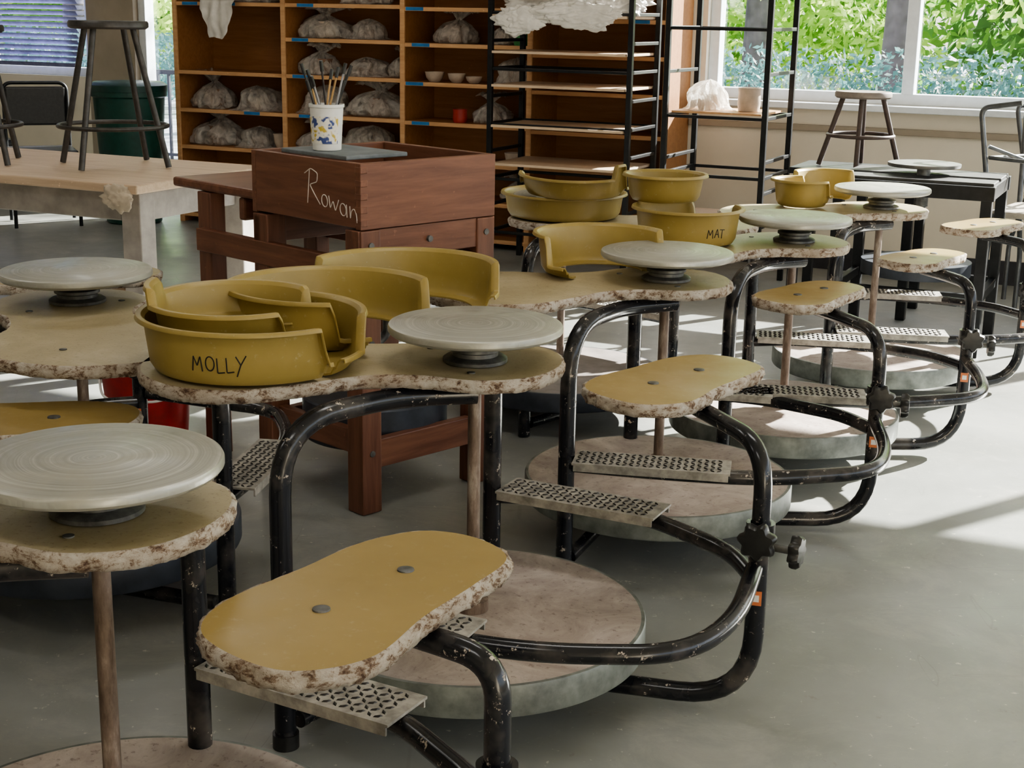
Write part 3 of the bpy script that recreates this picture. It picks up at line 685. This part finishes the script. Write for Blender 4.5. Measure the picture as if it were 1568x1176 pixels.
def office_chair(x, y, r):
    E = empty('black_metal_chair', (x, y, 0), r)
    tubes('frame', [([(-.2, -.2, .01), (-.2, -.2, .45), (.2, -.2, .45), (.2, -.2, .01)], .012, .04), ([(-.2, .2, .01), (-.2, .2, .45), (-.2, .24, .9), (.2, .24, .9), (.2, .2, .45), (.2, .2, .01)], .012, .06), ([(-.2, -.2, .45), (-.2, .2, .45)], .012, 0), ([(.2, -.2, .45), (.2, .2, .45)], .012, 0)], RACK, E)
    B = Boxes(); B.add((0, 0, .475), (.42, .42, .04), 0); B.add((0, .228, .75), (.38, .025, .25), 0); B.obj('cushions', [KNOB], E, .015)
p = RM(-6.75, 7.2); office_chair(p.x, p.y, .4)
p = RM(-7.6, 7.5); office_chair(p.x, p.y, 2.2)

# ---------------------------------------------------------------- steel framed wheel at back right
E = empty('steel_pottery_wheel_stand', (1.80, 6.38, 0), -PHI)
B = Boxes()
for x in (-.31, .31):
    for y in (-.25, .25): B.add((x, y, .35), (.045, .045, .70), 0)
for y in (-.25, .25): B.add((0, y, .70), (.68, .05, .06), 0); B.add((0, y, .25), (.60, .03, .04), 0)
for x in (-.31, .31): B.add((x, 0, .70), (.05, .45, .06), 0); B.add((x, 0, .25), (.03, .45, .04), 0)
B.obj('frame', [RACK], E)
B = Boxes(); B.add((0, .12, .735), (.66, .25, .014), 0); B.add((0, -.16, .735), (.66, .16, .014), 0); B.obj('deck_boards', [simple('grey_deck', (.05, .05, .05), .5)], E)
lathe('wheelhead', [(.0001, .775), (.155, .775), (.157, .78), (.157, .79), (.0001, .792)], simple('dark_cast_wheelhead', (.16, .16, .155), .45, .4, .3, 12), E, 48)
lathe('spindle', [(.03, .60), (.03, .774)], CAST, E, 20)
lathe('flywheel', [(.0001, .30), (.24, .30), (.24, .36), (.0001, .36)], FLYDARK, E, 48)
GS = simple('grey_tube', (.12, .125, .13), .35, .6)
for (x, y, r0) in ((2.46, 6.60, -35), (2.84, 7.15, 20)):
    E = empty('upturned_metal_chair', (x, y, .0), radians(r0))
    tubes('legs', [([(-.22, -.2, .55), (-.30, -.20, 1.02), (-.12, -.20, 1.05)], .012, .04), ([(.22, -.2, .55), (.30, -.28, 1.0)], .012, 0), ([(-.2, .2, .55), (-.24, .3, 1.0), (.24, .3, .92), (.2, .2, .55)], .012, .05),
                   ([(-.24, -.2, .80), (.24, -.22, .78)], .009, 0), ([(-.24, -.2, .80), (-.22, .25, .78)], .009, 0), ([(-.25, -.2, .85), (.22, .28, .62)], .009, 0),
                   ([(-.2, .2, .55), (-.2, .3, .3), (-.2, .3, 0)], .012, .05), ([(.2, .2, .55), (.2, .3, .3), (.2, .3, 0)], .012, .05), ([(-.2, -.2, .55), (-.22, -.25, .0)], .012, 0), ([(.2, -.2, .55), (.22, -.25, .0)], .012, 0)], GS, E)
    B = Boxes(); B.add((0, 0, .55), (.44, .42, .03), 0); B.obj('seat', [simple('cream_seat', (.40, .36, .30), .5)], E, .012)

# ---------------------------------------------------------------- added ceiling fill lamps
for i, (s, d) in enumerate(((-4.6, 3.0), (-1.2, 3.0), (-4.6, .2), (-1.2, .2), (-4.4, 5.6))):
    E = empty('fill_lamp', RM(s, d, 2.97), -PHI)
    B = Boxes(); B.add((0, 0, 0), (1.3, .34, .05), 0); B.obj('housing', [WHITE], E, .004)
    ld = bpy.data.lights.new('fill_light', 'AREA'); ld.shape = 'RECTANGLE'; ld.size = 1.2; ld.size_y = .3; ld.energy = 11; ld.color = (1.0, .97, .92)  # unseen area fill, added to brighten the room
    lo = bpy.data.objects.new('fill_light', ld); COL.objects.link(lo); lo.parent = E; lo.location = (0, 0, -.035)

# ---------------------------------------------------------------- outdoors
G = simple('pale_path', (.36, .37, .42), .9, 0, .25, .5)
B = Boxes(); B.add(RM(-2, 48, -.35), (120, 79, .1), 0, rz=-PHI); B.obj('outdoor_ground', [G], None, 0)
LM = [M_leaf('leaves_mid', (.06, .19, .025), (.26, .48, .08)), M_leaf('leaves_light', (.20, .40, .05), (.55, .75, .18)), M_leaf('leaves_reflection_tint', (.05, .13, .13), (.12, .25, .25), 1.3), M_leaf('leaves_dark', (.03, .10, .025), (.12, .28, .06))]  # teal set carries the blue window-glass reflection as leaf colour
BARK = simple('bark', (.10, .085, .10), .9, 0, .4, 6)
def leafcloud(name, centers, n, size, mat, parent):
    V = []; F = []
    for _ in range(n):
        c, r = random.choice(centers)
        p = Vector((random.gauss(0, 1), random.gauss(0, 1), random.gauss(0, 1))).normalized()*(random.random()**.4)
        p = Vector((p.x*r[0], p.y*r[1], p.z*r[2]))+Vector(c)
        u = Vector((random.gauss(0, 1), random.gauss(0, 1), random.gauss(0, 1))).normalized(); w = u.orthogonal().normalized()
        s = size*random.uniform(.6, 1.3); k = len(V)
        V += [p-u*s, p+w*s*.5, p+u*s, p-w*s*.5]; F.append([k, k+1, k+2, k+3])
    return from_data(name, V, F, mat, parent)
for i, (s, d, h) in enumerate(((-3.4, 18, 8), (-.9, 21, 9), (.6, 17.5, 8), (2.8, 20, 9), (-6, 21, 9), (-11, 19, 8), (-14, 21, 9), (-17, 19, 8), (5.5, 22, 9))):
    p = RM(s, d); E = empty('tree', (p.x, p.y, -.3))
    tube('trunk', [(0, 0, 0), (.1, .05, h*.35), (-.05, .1, h*.8)], .19, BARK, E, fr=1)
    cl = [((random.uniform(-2, 2), random.uniform(-1.5, 1.5), h*random.uniform(.22, .95)), (1.3, 1.1, .9)) for _ in range(9)]
    leafcloud('foliage', cl, 5500, .075, LM[(i*3) % 4 if i % 2 else 1], E)
for nm, m, d0_, cnt, sz in (('tree_line', LM[1], 30, 30000, .14), ('tree_line', LM[0], 33, 36000, .18), ('tree_line', LM[3], 37, 34000, .3)):
    cl = []
    for i in range(80 if sz < .25 else 110):
        p = RM(random.uniform(-42, 14), d0_+random.uniform(-1.0, 1.0)); cl.append(((p.x, p.y, random.uniform(0, 8)), (2.4, 1.4, 1.7) if sz < .25 else (3, 1.4, 2.4)))
    leafcloud(nm, cl, cnt, sz, m, None)
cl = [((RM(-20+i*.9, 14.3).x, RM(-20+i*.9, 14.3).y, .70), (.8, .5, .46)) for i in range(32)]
leafcloud('glass_reflection_band', cl, 40000, .04, LM[2], None)  # added leaf band standing in for the blue reflection on the panes
E = empty('iron_fence', RM(0, 12.6, -.3), -PHI); B = Boxes()
for i in range(150): B.add((-16+i*.14, 0, .52), (.026, .026, 1.04), 0)
B.add((-5.5, 0, 1.02), (21, .045, .045), 0); B.add((-5.5, 0, .15), (21, .03, .03), 0)
B.obj('bars', [simple('fence_paint', (.02, .02, .035), .5)], E, 0)

# ---------------------------------------------------------------- light
w = bpy.data.worlds.new('sky'); S.world = w; w.use_nodes = True
nt = w.node_tree; bg = nt.nodes['Background']; sk = nt.nodes.new('ShaderNodeTexSky'); sk.sky_type = 'NISHITA'; sk.sun_disc = False
sk.sun_elevation = radians(38); sk.sun_rotation = radians(40); sk.dust_density = 3
mx = nt.nodes.new('ShaderNodeMix'); mx.data_type = 'RGBA'; mx.inputs[0].default_value = .65; mx.inputs[7].default_value = (2.5, 2.53, 2.5, 1)
nt.links.new(sk.outputs[0], mx.inputs[6]); nt.links.new(mx.outputs[2], bg.inputs[0]); bg.inputs[1].default_value = .72
sl = bpy.data.lights.new('sun', 'SUN'); sl.energy = 38; sl.angle = radians(.5); sl.color = (1, .93, .82)
so = bpy.data.objects.new('sun', sl); COL.objects.link(so)
h = RM(-.50, -.86); dirv = Vector((h.x, h.y, -.52)).normalized()
so.rotation_euler = dirv.to_track_quat('-Z', 'Y').to_euler(); so.location = (6, 12, 8)
try: S.view_settings.look = 'AgX - Medium High Contrast'
except Exception as e: print(e)
S.view_settings.exposure = .30

# ---------------------------------------------------------------- camera
cd = bpy.data.cameras.new('camera'); cd.lens = 50.5; cd.sensor_width = 36; cd.clip_end = 300
co = bpy.data.objects.new('camera', cd); COL.objects.link(co)
co.matrix_world = Matrix.Translation((0, 0, 1.40)) @ Matrix.Rotation(radians(90-14.5), 4, 'X') @ Matrix.Rotation(.018, 4, 'Z')
S.camera = co
